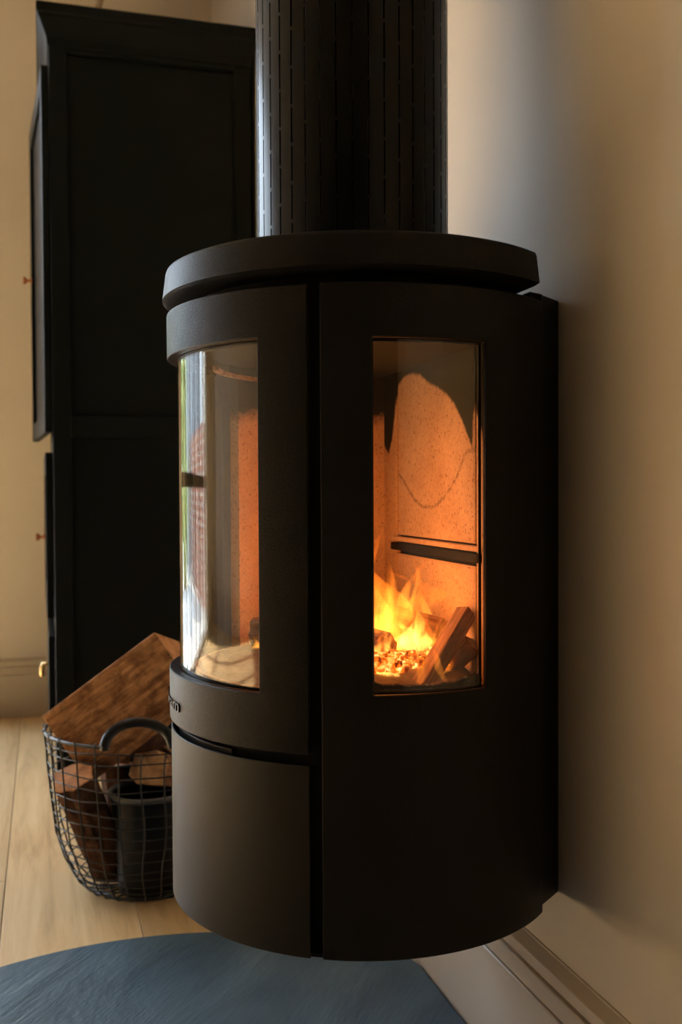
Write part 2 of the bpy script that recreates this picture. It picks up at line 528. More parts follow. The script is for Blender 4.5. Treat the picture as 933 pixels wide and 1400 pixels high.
tag(MB().box((ROOM_X0 - T, ROOM_Y0 - T, ROOM_H), (T, ROOM_Y1 + T, ROOM_H + .2)).build('unseen_ceiling', M['unseen_ceiling']), kind='structure')
floor = tag(MB().box((ROOM_X0 - T, ROOM_Y0 - T, -.08), (T, ROOM_Y1 + T, -.018)).build('floor', M['black']), kind='structure')
# oak boards, each a piece
PW = .24
k = 0
x = 0.04
while x > ROOM_X0:
    x1 = x; x0 = max(ROOM_X0, x - PW)
    y = ROOM_Y0 + [0, -.9, -.35, -1.3][k % 4]
    while y < ROOM_Y1:
        L = [2.1, 2.4, 1.9][k % 3]
        ya, yb = max(y, ROOM_Y0), min(y + L, ROOM_Y1)
        if yb - ya > .05:
            cx, cy = (x0 + x1) / 2, (ya + yb) / 2
            hx, hy = (x1 - x0) / 2 - .0007, (yb - ya) / 2 - .0007
            MB().box((-hx, -hy, -.018), (min(hx, -cx) , hy, 0)).build('plank', M['oak'], floor, bevel=.0012, segs=1, loc=(cx, cy, 0))
        y += L; k += 1
    x -= PW; k += 1

def skirting(prof, p0, p1, nrm):
    """profile (out, z) swept from p0 to p1 (xy), nrm points into the room"""
    n = len(prof)
    vs = [(p[0] + nrm[0] * o, p[1] + nrm[1] * o, z) for p in (p0, p1) for o, z in prof]
    fs = [(i, (i + 1) % n, n + (i + 1) % n, n + i) for i in range(n)] + [tuple(range(n))[::-1], tuple(range(n, 2 * n))]
    return MB().add(vs, fs)
SK = [(0, .001), (.022, .001), (.022, .1445), (.0205, .146), (.0165, .1465), (.0165, .1495), (.0205, .150), (.0205, .1725),
      (.019, .174), (.014, .1745), (.014, .178), (.0175, .179), (.0175, .1915), (.0165, .193), (.0035, .2015), (.002, .2035), (0, .2035)]
for nm, a, c, nr in (('baseboard_right', (0, ROOM_Y0), (0, ROOM_Y1), (-1, 0)), ('baseboard_left', (ROOM_X0, ROOM_Y1), (ROOM_X0, ROOM_Y0), (1, 0)),
                     ('baseboard_back', (-.0225, ROOM_Y1), (DX1, ROOM_Y1), (0, -1)), ('baseboard_front', (-.0225, ROOM_Y0), (ROOM_X0 + .0225, ROOM_Y0), (0, 1))):
    tag(skirting(SK, a, c, nr).build(nm, M['trim']), kind='structure')

# glazed garden door in the back wall: white outer frame, dark bars, panes
yd = ROOM_Y1 + .08
fr = MB()
fr.box((DX0, yd, 0), (DX0 + .07, yd + .08, DZ1)); fr.box((DX1 - .07, yd, 0), (DX1, yd + .08, DZ1))
fr.box((DX0 + .07, yd, DZ1 - .07), (DX1 - .07, yd + .08, DZ1)); fr.box((DX0 + .07, yd, 0), (DX1 - .07, yd + .08, .05))
door = tag(fr.build('door_1', M['white_frame']), kind='structure')
xs = frange(DX0 + .07, DX1 - .07, 5)
for i, xv in enumerate(xs[1:-1]):
    MB().box((xv - .03, yd + .01, .05), (xv + .03, yd + .06, DZ1 - .07)).build('mullion', M['dark_frame'], door)
for i in range(5):
    a, c = xs[i] + (.03 if i else 0), xs[i + 1] - (.03 if i < 4 else 0)
    MB().box((a, yd + .015, .79), (c, yd + .055, .85)).build('rail', M['dark_frame'], door)
    for z0, z1 in ((.05, .79), (.85, DZ1 - .07)):
        MB().box((a, yd + .033, z0), (c, yd + .037, z1)).build('pane', M['pane'], door)

# outside the door
tag(MB().box((-9, ROOM_Y1 + T, -.12), (6, 12, -.06)).build('garden_ground', M['paving']), kind='structure')
tag(MB().box((-5.2, 4.4, -.06), (-5.0, 9.0, 1.25)).build('garden_wall', M['brick']), 'low red brick garden wall with pale mortar, seen mirrored in the stove glass', 'wall')
gh = MB().box((-10.5, 10.2, -.06), (-4.0, 11.0, 3.3)).build('garden_house', M['render_grey'])
tag(gh, 'grey rendered outbuilding beyond the garden wall, seen mirrored in the stove glass', 'building')
hb = MB()
for i in range(60):
    cx, cy, cz, r = rnd.uniform(-3.9, 1.2), rnd.uniform(8.2, 8.8), rnd.uniform(.2, 2.3), rnd.uniform(.3, .45)
    prof = [(0.0, -r), (r * .6, -r * .8), (r * .95, -r * .3), (r, .1 * r), (r * .7, r * .7), (0.0, r)]
    hb.lathe(prof, 9, origin=(cx, cy, cz))
tag(hb.build('garden_hedge', M['hedge'], smooth=True), 'tall green garden hedge outside, seen mirrored in the stove glass', 'hedge')

# ------------------------------------------------------------------ hearth
hearth_c, hearth_r = Vector((-.46, 1.18)), .557
hp = []
lim = -.027
for i in range(181):
    a = 2 * pi * i / 180
    hx, hy = hearth_c.x + hearth_r * cos(a), hearth_c.y + hearth_r * sin(a)
    if hx < lim: hp.append((hx - hearth_c.x, hy - hearth_c.y))
hp.sort(key=lambda q: atan2(q[1], q[0]) % (2 * pi))
yy = sqrt(hearth_r ** 2 - (lim - hearth_c.x) ** 2)
# rounded corners at the wall
hp = [(lim - hearth_c.x, yy - .03), (lim - hearth_c.x - .004, yy - .008)] + hp + [(lim - hearth_c.x - .004, -yy + .008), (lim - hearth_c.x, -yy + .03)]
hearth = MB().prism(hp, .0005, .0125).build('hearth_plate', M['slate'], bevel=.002, loc=(hearth_c.x, hearth_c.y, 0))
tag(hearth, 'round blue-black riven slate hearth slab on the oak floor under the stove', 'hearth')

# ------------------------------------------------------------------ stove
SX, SY, ZB = -.212, 1.2217, .2836
stove = tag(empty('wood_stove', (SX, SY, ZB)), 'black cylindrical wood-burning stove with curved glass, lit fire, hung on the wall', 'stove')
H = lambda z: z - ZB
Z_BODY, Z_CAS, Z_LID0, Z_LID1 = .993, 1.0046, 1.0065, 1.0455
GZ0, GZ1 = .561, .9385                      # front glass opening
WA0, WA1, WZ0, WZ1 = -104.6, -73.3, .5635, .9355   # near side window
DOOR_A, SIDE_A = 120.8, 117.6

# mounting casing at the wall
cas = [(.150, -.172), (.171, -.162), (.174, -.158), (.2115, -.128), (.2115, .128), (.174, .158), (.171, .162), (.150, .172)]
MB().prism(cas, 0.001, H(Z_CAS)).build('mounting_casing', M['iron'], stove, bevel=.002)
# core cylinder with the openings
def in_win(a, z, pad=0):
    a = (a + 180) % 360 - 180
    front = abs(abs(a) - 180) < 45.0 and GZ0 - .004 < z < GZ1 + .004
    near = WA0 - .8 < a < WA1 + 9 and WZ0 - .004 < z < WZ1 + .004
    return front or near
A = sorted(set([round(v, 3) for v in frange(46, 314, 134)] + [135.0, 225.0, 360 + WA0 - .8, 360 + WA1 + 9]))
Zs = [H(z) for z in (.2885, WZ0 - .004, GZ0 - .004, GZ1 + .004, WZ1 + .004, .989)]
Zs = sorted(Zs)
core = curved_panel(A, Zs, .2245, .213, lambda a, z: in_win(a, z + ZB))
core.box((.148, -.165, H(.2885)), (.1505, .165, H(.989)))
clean(core.build('inner_shell', M['black'], stove, smooth=True))
def dtrunc(r, xl, n=96):
    pts = []
    a0 = math.acos(min(1, xl / r))
    for i in range(n + 1):
        a = a0 + (2 * pi - 2 * a0) * i / n
        pts.append((r * cos(a), r * sin(a)))
    return pts
MB().prism(dtrunc(.235, .150), H(.2838), H(.2880)).build('base_plate', M['iron'], stove)
MB().prism(dtrunc(.2235, .149), H(.9892), H(.9925)).build('body_top', M['black'], stove)
MB().prism(dtrunc(.205, .140), H(.9925), H(1.0064)).build('spacer_plate', M['black'], stove)
# top plate (lid), tapering upward
lid = MB()
rings = [(.2400, Z_LID0, .1470), (.2465, Z_LID0 + .003, .151), (.2462, Z_LID0 + .006, .151), (.2425, Z_LID1 - .005, .149), (.2412, Z_LID1 - .0015, .148), (.2385, Z_LID1, .147)]
vs = []; n = 129
for r, z, xl in rings:
    vs += [(px, py, H(z)) for px, py in dtrunc(r, xl, n - 1)]
fs = []
for i in range(len(rings) - 1):
    for j in range(n):
        fs.append((i * n + j, i * n + (j + 1) % n, (i + 1) * n + (j + 1) % n, (i + 1) * n + j))
fs.append(tuple(range(n))[::-1]); fs.append(tuple(range((len(rings) - 1) * n, len(rings) * n)))
lid.add(vs, fs).build('top_plate', M['iron'], stove, smooth=True, angle=50)

# side panels (near one with a window, far one plain)
for s in (-1, 1):
    if s < 0:
        angs = sorted(set(frange(-SIDE_A, -46.2, 52) + [WA0, WA1, WA0 - 1.6, WA1 + 1.6]))
        zz = [H(.2836), H(WZ0), H(WZ1), H(Z_BODY)]
        hol = lambda a, z: WA0 < a < WA1 and H(WZ0) < z < H(WZ1)
        pn = curved_panel(angs, zz, .2402, .2340, hol)
        o = clean(pn.build('side_panel', M['iron'], stove, smooth=True, bevel=.0022, segs=2))
        # splayed window surround just inside the panel
        g = curved_panel([WA0 - .8 + (WA1 - WA0 + 1.6) * i / 16 for i in range(17)], [H(WZ0 - .003), H(WZ1 + .003)], .2336, .2300)
        gl = g.build('side_window_glass', M['stove_glass'], o, smooth=True)
        # thin black gasket frame inside the pane edge
        ia, iz = .45, .003
        ga = sorted(set(frange(WA0 - .4, WA1 + .4, 20) + [WA0 + ia, WA1 - ia]))
        gk = curved_panel(ga, [H(WZ0 - .002), H(WZ0 + iz), H(WZ1 - iz), H(WZ1 + .002)], .2298, .2288,
                          lambda a, z: WA0 + ia < a < WA1 - ia and H(WZ0 + iz) < z < H(WZ1 - iz))
        clean(gk.build('window_gasket', M['black'], o, smooth=True))
    else:
        pn = curved_panel(frange(46.2, SIDE_A, 50), [H(.2836), H(Z_BODY)], .2402, .2275)
        pn.build('side_panel', M['iron'], stove, smooth=True, bevel=.0022)

# door: wide ring top and bottom with two stiles, curved glass set back between them
da0, da1 = DOOR_A, 360 - DOOR_A
ga0, ga1 = 134.5, 225.5
ZD0, ZD1 = .4995, .992
angs = sorted(set(frange(da0, da1, 84) + [ga0, ga1]))
dr = curved_panel(angs, [H(ZD0), H(GZ0), H(GZ1), H(ZD1)], .2415, .2295, lambda a, z: ga0 < a < ga1 and H(GZ0) < z < H(GZ1))
door_o = clean(dr.build('stove_door', M['iron'], stove, smooth=True, bevel=.0035, segs=3))
gg = curved_panel(frange(ga0 - .9, ga1 + .9, 72), [H(GZ0 - .006), H(GZ1 + .006)], .2288, .2250)
gg.build('front_glass', M['stove_glass'], door_o, smooth=True)
ia, iz = .5, .004
ga = sorted(set(frange(ga0 - .4, ga1 + .4, 60) + [ga0 + ia, ga1 - ia]))
gk = curved_panel(ga, [H(GZ0 - .004), H(GZ0 + .0015), H(GZ1 - iz), H(GZ1 + .004)], .2246, .2225,
                  lambda a, z: ga0 + ia < a < ga1 - ia and H(GZ0 + .0015) < z < H(GZ1 - iz))
clean(gk.build('door_gasket', M['black'], door_o, smooth=True))

# raised lettering on the lower door ring
fc = bpy.data.curves.new('lettering', 'FONT')
fc.body = 'hwam'
fc.size = .0205; fc.extrude = .0016; fc.offset = .00025; fc.align_x = 'CENTER'; fc.space_character = 1.08
fc.resolution_u = 4
fo = bpy.data.objects.new('lettering', fc)
COL.objects.link(fo)
bpy.context.view_layer.update()
dg = bpy.context.evaluated_depsgraph_get()
tm = bpy.data.meshes.new_from_object(fo.evaluated_get(dg))
bpy.data.objects.remove(fo)
TZ = .5188
for v in tm.vertices:
    a = pi + v.co.x * 1.85 / .2415           # reading direction runs towards the camera side
    r = .2417 + v.co.z
    v.co = (r * cos(a), r * sin(a), H(TZ) + v.co.y)
tm.materials.clear(); tm.materials.append(M['iron'])
lo = bpy.data.objects.new('lettering', tm)
link(lo, door_o)

# lower panel: an open-topped curved cover with a visible thin rim
Z_LP = .4882
lp = curved_panel(frange(da0, da1, 84), [H(.2836), H(Z_LP)], .2398, .2368)
lp.build('lower_panel', M['smooth_iron'], stove, smooth=True, bevel=.0009, segs=2)
# air slide tucked in the gap between door and lower panel
curved_panel(frange(150, 214, 40), [H(.474), H(.4925)], .2305, .2275).build('air_slide', M['smooth_iron'], stove, smooth=True, bevel=.0008)

# firebox lining -------------------------------------------------------------
import mathutils
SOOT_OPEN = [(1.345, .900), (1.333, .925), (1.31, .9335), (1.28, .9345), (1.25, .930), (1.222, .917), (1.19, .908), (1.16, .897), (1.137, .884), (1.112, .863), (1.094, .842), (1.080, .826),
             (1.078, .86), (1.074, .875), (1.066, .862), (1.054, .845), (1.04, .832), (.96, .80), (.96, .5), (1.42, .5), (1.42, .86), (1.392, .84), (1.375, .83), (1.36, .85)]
def seg_d(p, a, b_):
    ax, ay = a; bx, by = b_; px, py = p
    dx, dy = bx - ax, by - ay
    t = max(0, min(1, ((px - ax) * dx + (py - ay) * dy) / (dx * dx + dy * dy)))
    return sqrt((px - ax - t * dx) ** 2 + (py - ay - t * dy) ** 2)
def inside(p, poly):
    c = False; x_, y_ = p
    for i in range(len(poly)):
        (x1, y1), (x2, y2) = poly[i], poly[i - 1]
        if (y1 > y_) != (y2 > y_) and x_ < (x2 - x1) * (y_ - y1) / (y2 - y1) + x1: c = not c
    return c
REFLECT_ARC = [(1.335, .800), (1.318, .793), (1.296, .779), (1.27, .764), (1.245, .756), (1.222, .754), (1.195, .757), (1.165, .768), (1.138, .784), (1.115, .803), (1.102, .820), (1.076, .824)]  # outline of a glass reflection, painted on the board as a thin line
def soot_reflect_back(y, z):
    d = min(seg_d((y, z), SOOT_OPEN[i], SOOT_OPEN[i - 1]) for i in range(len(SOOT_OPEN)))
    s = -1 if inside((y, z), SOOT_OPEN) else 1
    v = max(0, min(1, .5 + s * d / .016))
    dl = min(seg_d((y, z), REFLECT_ARC[i], REFLECT_ARC[i + 1]) for i in range(len(REFLECT_ARC) - 1))
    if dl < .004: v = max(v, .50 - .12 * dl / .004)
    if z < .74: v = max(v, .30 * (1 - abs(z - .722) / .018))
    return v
def add_soot_reflect(o, fn):
    me = o.data
    at = me.attributes.new('soot_reflect', 'FLOAT', 'POINT')
    for i, v in enumerate(me.vertices):
        at.data[i].value = fn(v.co.x + SX, v.co.y + SY, v.co.z + ZB)
def board(name, y0, y1, z0, z1, xf, parent, step=.0035, thick=.02, bev=.0):
    """grid-faced board; front faces -X at world x=xf"""
    ny, nz = max(1, int((y1 - y0) / step)), max(1, int((z1 - z0) / step))
    vs = []; fs = []
    e = .0012
    for i in range(ny + 1):
        for j in range(nz + 1):
            edge = i in (0, ny) or j in (0, nz)
            vs.append((xf - SX + (e if edge else 0), y0 + (y1 - y0) * i / ny - SY, z0 + (z1 - z0) * j / nz - ZB))
    W = nz + 1
    for i in range(ny):
        for j in range(nz):
            fs.append((i * W + j, i * W + j + 1, (i + 1) * W + j + 1, (i + 1) * W + j))
    k0 = len(vs)
    for (yy_, zz_) in ((y0, z0), (y1, z0), (y1, z1), (y0, z1)):
        vs.append((xf - SX + thick, yy_ - SY, zz_ - ZB))
    fs.append((k0, k0 + 1, k0 + 2, k0 + 3))
    fs.append(tuple([i * W for i in range(ny + 1)] + [k0 + 1, k0]))
    fs.append(tuple([i * W + nz for i in range(ny, -1, -1)] + [k0 + 3, k0 + 2]))
    fs.append(tuple([j for j in range(nz, -1, -1)] + [k0, k0 + 3]))
    fs.append(tuple([ny * W + j for j in range(nz + 1)] + [k0 + 2, k0 + 1]))
    o = mesh(name, vs, fs, M['vermiculite'], parent)
    add_soot_reflect(o, lambda x_, y_, z_: soot_reflect_back(y_, z_))
    return o
XB = -.12
back = tag(empty('tmp'), None)
bpy.data.objects.remove(back)
MB().box((XB + .006 - SX, 1.06 - SY, H(.57)), (XB + .019 - SX, 1.36 - SY, H(.955))).build('backing_plate', M['black'], stove)
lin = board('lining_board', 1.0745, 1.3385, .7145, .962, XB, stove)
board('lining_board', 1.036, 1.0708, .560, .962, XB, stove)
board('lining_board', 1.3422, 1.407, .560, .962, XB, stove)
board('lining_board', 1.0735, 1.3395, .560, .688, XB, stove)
# dark air bar across the back board
MB().box((XB - .006 - SX, 1.052 - SY, H(.693)), (XB + .01 - SX, 1.353 - SY, H(.7035))).build('air_bar', M['black'], stove, bevel=.002)
lb = MB().box((XB - .003 - SX, 1.056 - SY, H(.7055)), (XB + .005 - SX, 1.350 - SY, H(.712))).build('air_bar_ledge', M['vermiculite'], stove, bevel=.001)
add_soot_reflect(lb, lambda x_, y_, z_: .32)
# curved side linings
def pillar(a0, a1, r0, r1, fn, name='side_lining'):
    zz = [H(z) for z in frange(.560, .962, 60)]
    o = curved_panel(frange(a0, a1, 14), zz, r1, r0).build(name, M['vermiculite'], stove, smooth=True)
    add_soot_reflect(o, fn)
    return o
def soot_pillar(x_, y_, z_):
    return max(0, min(1, .5 + (z_ - .872 - .012 * sin(y_ * 60)) / .07))
pillar(61, 131, .196, .211, soot_pillar)
pillar(-119.5, -106.5, .196, .211, soot_pillar)
pillar(-63, -58, .196, .211, lambda x_, y_, z_: max(0, min(1, .5 + (z_ - .84) / .05)))
# floor of the firebox, rim and baffle
fz = []
MB().prism(dtrunc(.2105, .088), H(.548), H(.560)).build('firebox_floor', M['vermiculite'], stove)
add_soot_reflect(stove.children[-1], lambda x_, y_, z_: .1) if False else None
for ch in stove.children:
    if ch.name.startswith('firebox_floor'): add_soot_reflect(ch, lambda x_, y_, z_: .40)
bf = []
for r in (.195,):
    bf = dtrunc(r, .088, 48)
bz = MB()
n_ = len(bf)
vs = []
for zo in (0, .016):
    for px, py in bf:
        vs.append((px, py, H(.941) + zo + (.088 - px) * .03))
bz.add(vs, [tuple(range(n_))[::-1], tuple(range(n_, 2 * n_))] + [(i, (i + 1) % n_, n_ + (i + 1) % n_, n_ + i) for i in range(n_)])
o = bz.build('baffle_plate', M['vermiculite'], stove)
add_soot_reflect(o, lambda x_, y_, z_: 1.0)
# dark crusted ash ridge against the lower edge of the side window
rg = MB(); vs = []; fs = []
NG = 60
for i in range(NG + 1):
    a = radians(-106.5 + 37.5 * i / NG)
    t = i / NG
    hgt = .5665 + .0075 * (abs(2 * t - 1) ** 2.2) + rnd.uniform(-.0008, .0008) + .0008 * sin(t * 31)
    for r, z in ((.2105, .5602), (.2095, hgt - .001), (.205, hgt + rnd.uniform(-.001, .0005)), (.199, .5602)):
        vs.append((r * cos(a), r * sin(a), H(z)))
for i in range(NG):
    for j in range(3):
        fs.append((i * 4 + j, (i + 1) * 4 + j, (i + 1) * 4 + j + 1, i * 4 + j + 1))
    fs.append((i * 4 + 3, (i + 1) * 4 + 3, (i + 1) * 4, i * 4))
fs += [(0, 1, 2, 3), tuple(NG * 4 + j for j in (3, 2, 1, 0))]
rg.add(vs, fs).build('char_ridge', M['crust'], stove)
be = curved_panel(frange(112, 168, 30), [H(.9285), H(.9335)], .186, .178).build('firelit_arc_strip', M['vermiculite'], stove)  # crescent strip added below the baffle to show as a firelit arc
add_soot_reflect(be, lambda x_, y_, z_: .50)
# ash bed: low uneven mound
ab = MB(); NR, NA = 14, 56
vs = [(-.01, 0, H(.575))]; fs = []
for i in range(1, NR + 1):
    for j in range(NA):
        a = 2 * pi * j / NA
        r = .205 * i / NR
        px, py = r * cos(a), r * sin(a)
        px = min(px, .085)
        h = .560 + .016 * (1 - (i / NR) ** 3) + (.004 * sin(px * 70 + 1) * cos(py * 55) + rnd.uniform(-.0012, .0012)) * (1 if i < NR else 0)
        vs.append((px, py, H(max(h, .5605))))
for j in range(NA):
    fs.append((0, 1 + j, 1 + (j + 1) % NA))
for i in range(NR - 1):
    for j in range(NA):
        fs.append((1 + i * NA + j, 1 + (i + 1) * NA + j, 1 + (i + 1) * NA + (j + 1) % NA, 1 + i * NA + (j + 1) % NA))
ao = mesh('ash_bed', vs, fs, M['ash'], None, smooth=True, loc=(SX, SY, ZB))
tag(ao, 'bed of pale wood ash on the floor of the stove firebox', 'ash', kind='stuff')

# ------------------------------------------------------------------ logs
def make_log(name, A_, B_, poly, mats, label, group=None, rough=.004, seed=0, ref=None, parent=None, nseg=14, cat='log'):
    """split log from A_ to B_; poly = cross-section (u,v) in metres; local X = axis"""
    r_ = random.Random(seed)
    A_, B_ = Vector(A_), Vector(B_)
    ax = (B_ - A_).normalized()
    ref = Vector(ref or (0, 0, 1))
    u = (ref - ax * ref.dot(ax)).normalized(); w = ax.cross(u)
    L = (B_ - A_).length
    # resample polygon
    pts = []
    n = len(poly)
    for i in range(n):
        p, q = Vector(poly[i]), Vector(poly[(i + 1) % n])
        m = max(2, int((q - p).length / .012))
        for k_ in range(m): pts.append(p.lerp(q, k_ / m))
    m = len(pts)
    off = [[r_.uniform(-1, 1) for _ in range(m)] for _ in range(3)]
    vs = []
    for s_ in range(nseg + 1):
        t = s_ / nseg
        for k_, p in enumerate(pts):
            rg = off[0][k_] * .55 + (off[1][k_] * (1 - t) + off[2][k_] * t) * .4 + r_.uniform(-.12, .12)
            sc1 = 1 + rough * rg / max(p.length, .01)
            vs.append((t * L + (r_.uniform(-.0015, .0015) if 0 < s_ < nseg else 0), p.x * sc1, p.y * sc1))
    fs = []
    for s_ in range(nseg):
        for k_ in range(m):
            fs.append((s_ * m + k_, s_ * m + (k_ + 1) % m, (s_ + 1) * m + (k_ + 1) % m, (s_ + 1) * m + k_))
    e0 = len(fs)
    fs.append(tuple(range(m))[::-1]); fs.append(tuple(range(nseg * m, (nseg + 1) * m)))
    me = bpy.data.meshes.new(name)
    me.from_pydata(vs, [], fs)
    for mt in mats: me.materials.append(mt)
    for i, p in enumerate(me.polygons):
        if i >= e0: p.material_index = 1
    o = bpy.data.objects.new(name, me)
    o.matrix_world = Matrix(((ax.x, u.x, w.x, A_.x), (ax.y, u.y, w.y, A_.y), (ax.z, u.z, w.z, A_.z), (0, 0, 0, 1)))
    link(o, parent)
    bv = o.modifiers.new('edge', 'BEVEL'); bv.width = .0015; bv.segments = 1; bv.limit_method = 'ANGLE'; bv.angle_limit = radians(50)
    if label: tag(o, label, cat, group)
    return o

def ray_y(px, py, Y):
    d = Fv + R2 * ((px - 466.5) / F_PX) + U2 * ((702.27 - py) / F_PX)
    return CAM + d * ((Y - CAM.y) / d.y)

# burning logs (world coordinates)
def cir(r, n=10, sq=1.0): return [(r * cos(2 * pi * i / n), r * sq * sin(2 * pi * i / n)) for i in range(n)]
make_log('burning_log', (-.330, 1.300, .590), (-.262, 1.215, .598), cir(.022, 8), [M['char'], M['char_pale']],
         'charred log piece with its tip showing at the front glass', 'burning logs in the stove', .003, 1)
make_log('burning_log', ray_y(530, 884, 1.085), (-.262, 1.19, .603), cir(.0165, 9, .95), [M['char'], M['char_pale']],
         'charred log low in the fire with a round glowing end by the side window', 'burning logs in the stove', .002, 2)
make_log('burning_log', ray_y(572, 950, 1.045), ray_y(640, 836, 1.085), [(-.010, -.012), (.008, -.013), (.011, .008), (-.007, .012)], [M['char_pale'], M['char']],
         'slim split log leaning up to the right against the back of the fire', 'burning logs in the stove', .002, 3)
make_log('burning_log', ray_y(520, 838, 1.20), ray_y(606, 862, 1.14), cir(.0165, 7), [M['char'], M['char_pale']],
         'dark log resting crosswise on top of the burning pile', 'burning logs in the stove', .003, 4)
make_log('burning_log', ray_y(596, 930, 1.10), ray_y(648, 880, 1.07), cir(.013, 6), [M['char'], M['char_pale']],
         'low charred stick in the right corner of the fire', 'burning logs in the stove', .003, 5)
# embers
eb = MB()
for i in range(260):
    if i % 3: cx, cy = rnd.gauss(-.235, .015), rnd.gauss(1.055, .018)
    else: cx, cy = rnd.gauss(-.20, .030), rnd.gauss(1.09, .040)
    r = rnd.uniform(.0015, .0045); cz = .577 + rnd.uniform(0, .016 if i % 3 else .008)
    if (cx - SX) ** 2 + (cy - SY) ** 2 < .18 ** 2:
        vs_ = []
        for q in range(8):
            sx_, sy_, sz_ = (1 if q & 1 else -1), (1 if q & 2 else -1), (1 if q & 4 else -1)
            vs_.append((cx + sx_ * r * rnd.uniform(.5, 1.5), cy + sy_ * r * rnd.uniform(.5, 1.3), cz + sz_ * r * rnd.uniform(.4, 1)))
        eb.add(vs_, [(0, 2, 3, 1), (4, 5, 7, 6), (0, 1, 5, 4), (2, 6, 7, 3), (0, 4, 6, 2), (1, 3, 7, 5)])
tag(eb.build('embers', M['ember']), 'heap of glowing orange embers under the burning logs', 'embers', kind='stuff')

# flames: soft glowing tongues
def flame(px, py, Y, h, r, mat, lean=(0, 0), seed=0, sx=1.0, label=None):
    r_ = random.Random(seed)
    base = ray_y(px, py, Y)
    n, m = 12, 18; vs = []; fs = []
    ph = r_.uniform(0, 6); wob = r_.uniform(.5, 1.1); fq = r_.uniform(4, 9)
    for i in range(m + 1):
        t = i / m
        rad = r * (sin(pi * min(1, t * 1.05 + .12)) ** .9 if t < .3 else (1 - (t - .3) / .7) ** 1.15 * 1.0) + .0004
        ox = lean[0] * t + wob * r * t ** .6 * sin(ph + t * fq)
        oy = lean[1] * t + wob * .6 * r * t ** .6 * cos(ph + t * fq * .8)
        for k_ in range(n):
            a = 2 * pi * k_ / n + t * 1.3
            q = 1 + .28 * sin(2 * a + ph) * (1 - t)
            vs.append((ox + rad * q * cos(a) * sx, oy + rad * q * sin(a), t * h))
    for i in range(m):
        for k_ in range(n):
            fs.append((i * n + k_, i * n + (k_ + 1) % n, (i + 1) * n + (k_ + 1) % n, (i + 1) * n + k_))
    fs.append(tuple(range(n))[::-1]); fs.append(tuple(range(m * n, (m + 1) * n)))
    o = mesh('flame', vs, fs, mat, None, smooth=True, angle=180, loc=base)
    tag(o, label, 'flame', 'flames in the stove')
    return o
FL = 'soft orange flame licking up from the burning logs in the stove'
FLAMES = [
 (524, 895, 1.13, .150, .034, 'flame_faint', (-.008, 0), 'broad faint flame at the left edge of the side window'),
 (516, 880, 1.10, .135, .016, 'flame', (-.008, 0), 'tall narrow flame rising highest beside the left frame of the side window'),
 (532, 878, 1.13, .112, .014, 'flame', (-.004, 0), 'tall flame second from the left frame of the side window'),
 (540, 900, 1.12, .070, .012, 'flame', (.006, 0), 'wavy flame left of the brightest one'),
 (520, 925, 1.08, .080, .014, 'flame_hot', (.004, 0), 'bright yellow flame low at the left over the embers'),
 (534, 930, 1.07, .045, .012, 'flame_hot', (-.004, 0), 'short yellow flame beside the round log end'),
 (566, 893, 1.12, .055, .017, 'flame_hot', (.000, 0), 'brightest yellow-white flame at the middle of the burning logs'),
 (556, 890, 1.13, .045, .013, 'flame_hot', (-.004, 0), 'bright flame merging into the left of the brightest flame'),
 (577, 890, 1.13, .040, .011, 'flame_hot', (.006, 0), 'bright flame merging into the right of the brightest flame'),
 (571, 850, 1.16, .085, .008, 'flame', (.000, 0), 'thin upright flame above the brightest flame'),
 (548, 838, 1.18, .070, .009, 'flame', (.034, 0), 'thin flame curling to the right above the crosswise log'),
 (586, 860, 1.16, .060, .007, 'flame', (-.012, 0), 'wispy flame just right of the upright one'),
 (598, 885, 1.13, .055, .012, 'flame', (.014, 0), 'small flame bending right behind the leaning log'),
 (610, 932, 1.035, .055, .0045, 'flame', (-.026, 0), 'thin flame crossing low near the glass at the foot of the leaning log'),
 (575, 935, 1.035, .050, .0045, 'flame', (.010, 0), 'thin bright flame low in the middle near the glass'),
 (590, 935, 1.08, .060, .030, 'flame_faint', (.004, 0), 'broad faint flame around the foot of the leaning log'),
 (560, 900, 1.12, .110, .040, 'flame_faint', (.004, 0), 'broad faint flame behind the whole fire'),
 (345, 903, 1.27, .034, .008, 'flame_hot', (.006, 0), 'small yellow flame on the log tip seen through the front glass'),
]
for i, (px, py, Y, h, r, mt, ln, lab) in enumerate(FLAMES):
    flame(px, py, Y, h, r, M[mt], ln, 20 + i, 1.0, lab)

# the fire's own light
for (x_, y_, z_, e) in ((-.215, 1.14, .66, .46), (-.26, 1.24, .69, .40), (-.235, 1.15, .80, .46), (-.225, 1.045, .635, .22)):
    ld = bpy.data.lights.new('fire_light', 'POINT'); ld.energy = e; ld.color = (1, .27, .06); ld.shadow_soft_size = .025
    lo_ = bpy.data.objects.new('fire_light', ld); lo_.location = (x_, y_, z_); COL.objects.link(lo_)

# ------------------------------------------------------------------ flue with slotted heat shield
FX, FY, FR = -.221, 1.222, .1203
flue = tag(empty('flue_pipe', (FX, FY, Z_LID1)), 'black flue pipe inside a slotted cylindrical heat shield rising from the stove', 'flue')
TOP = ROOM_H - Z_LID1
NC = 40
angs = []
for c in range(NC):
    a = 360 * c / NC + 2.0
    angs += [a, a + .62 * 1.0 + .0, ]
sw = 1.15
angs = []
for c in range(NC):
    a = 360 * c / NC + 1.0
    angs += [a - sw / 2, a + sw / 2, a + 360 / NC / 3, a + 360 / NC * 2 / 3]
angs.append(angs[0] + 360)
pit, brg = .0445, .0042
def slot(a, z):
    c = (a - 1.0) / (360 / NC)
    if abs(c - round(c)) * (360 / NC) > sw / 2: return False
    ph = 0 if round(c) % 2 == 0 else .5
    f = (z / pit + ph) % 1
    return z > .004 and z < TOP - .02 and f > brg / pit
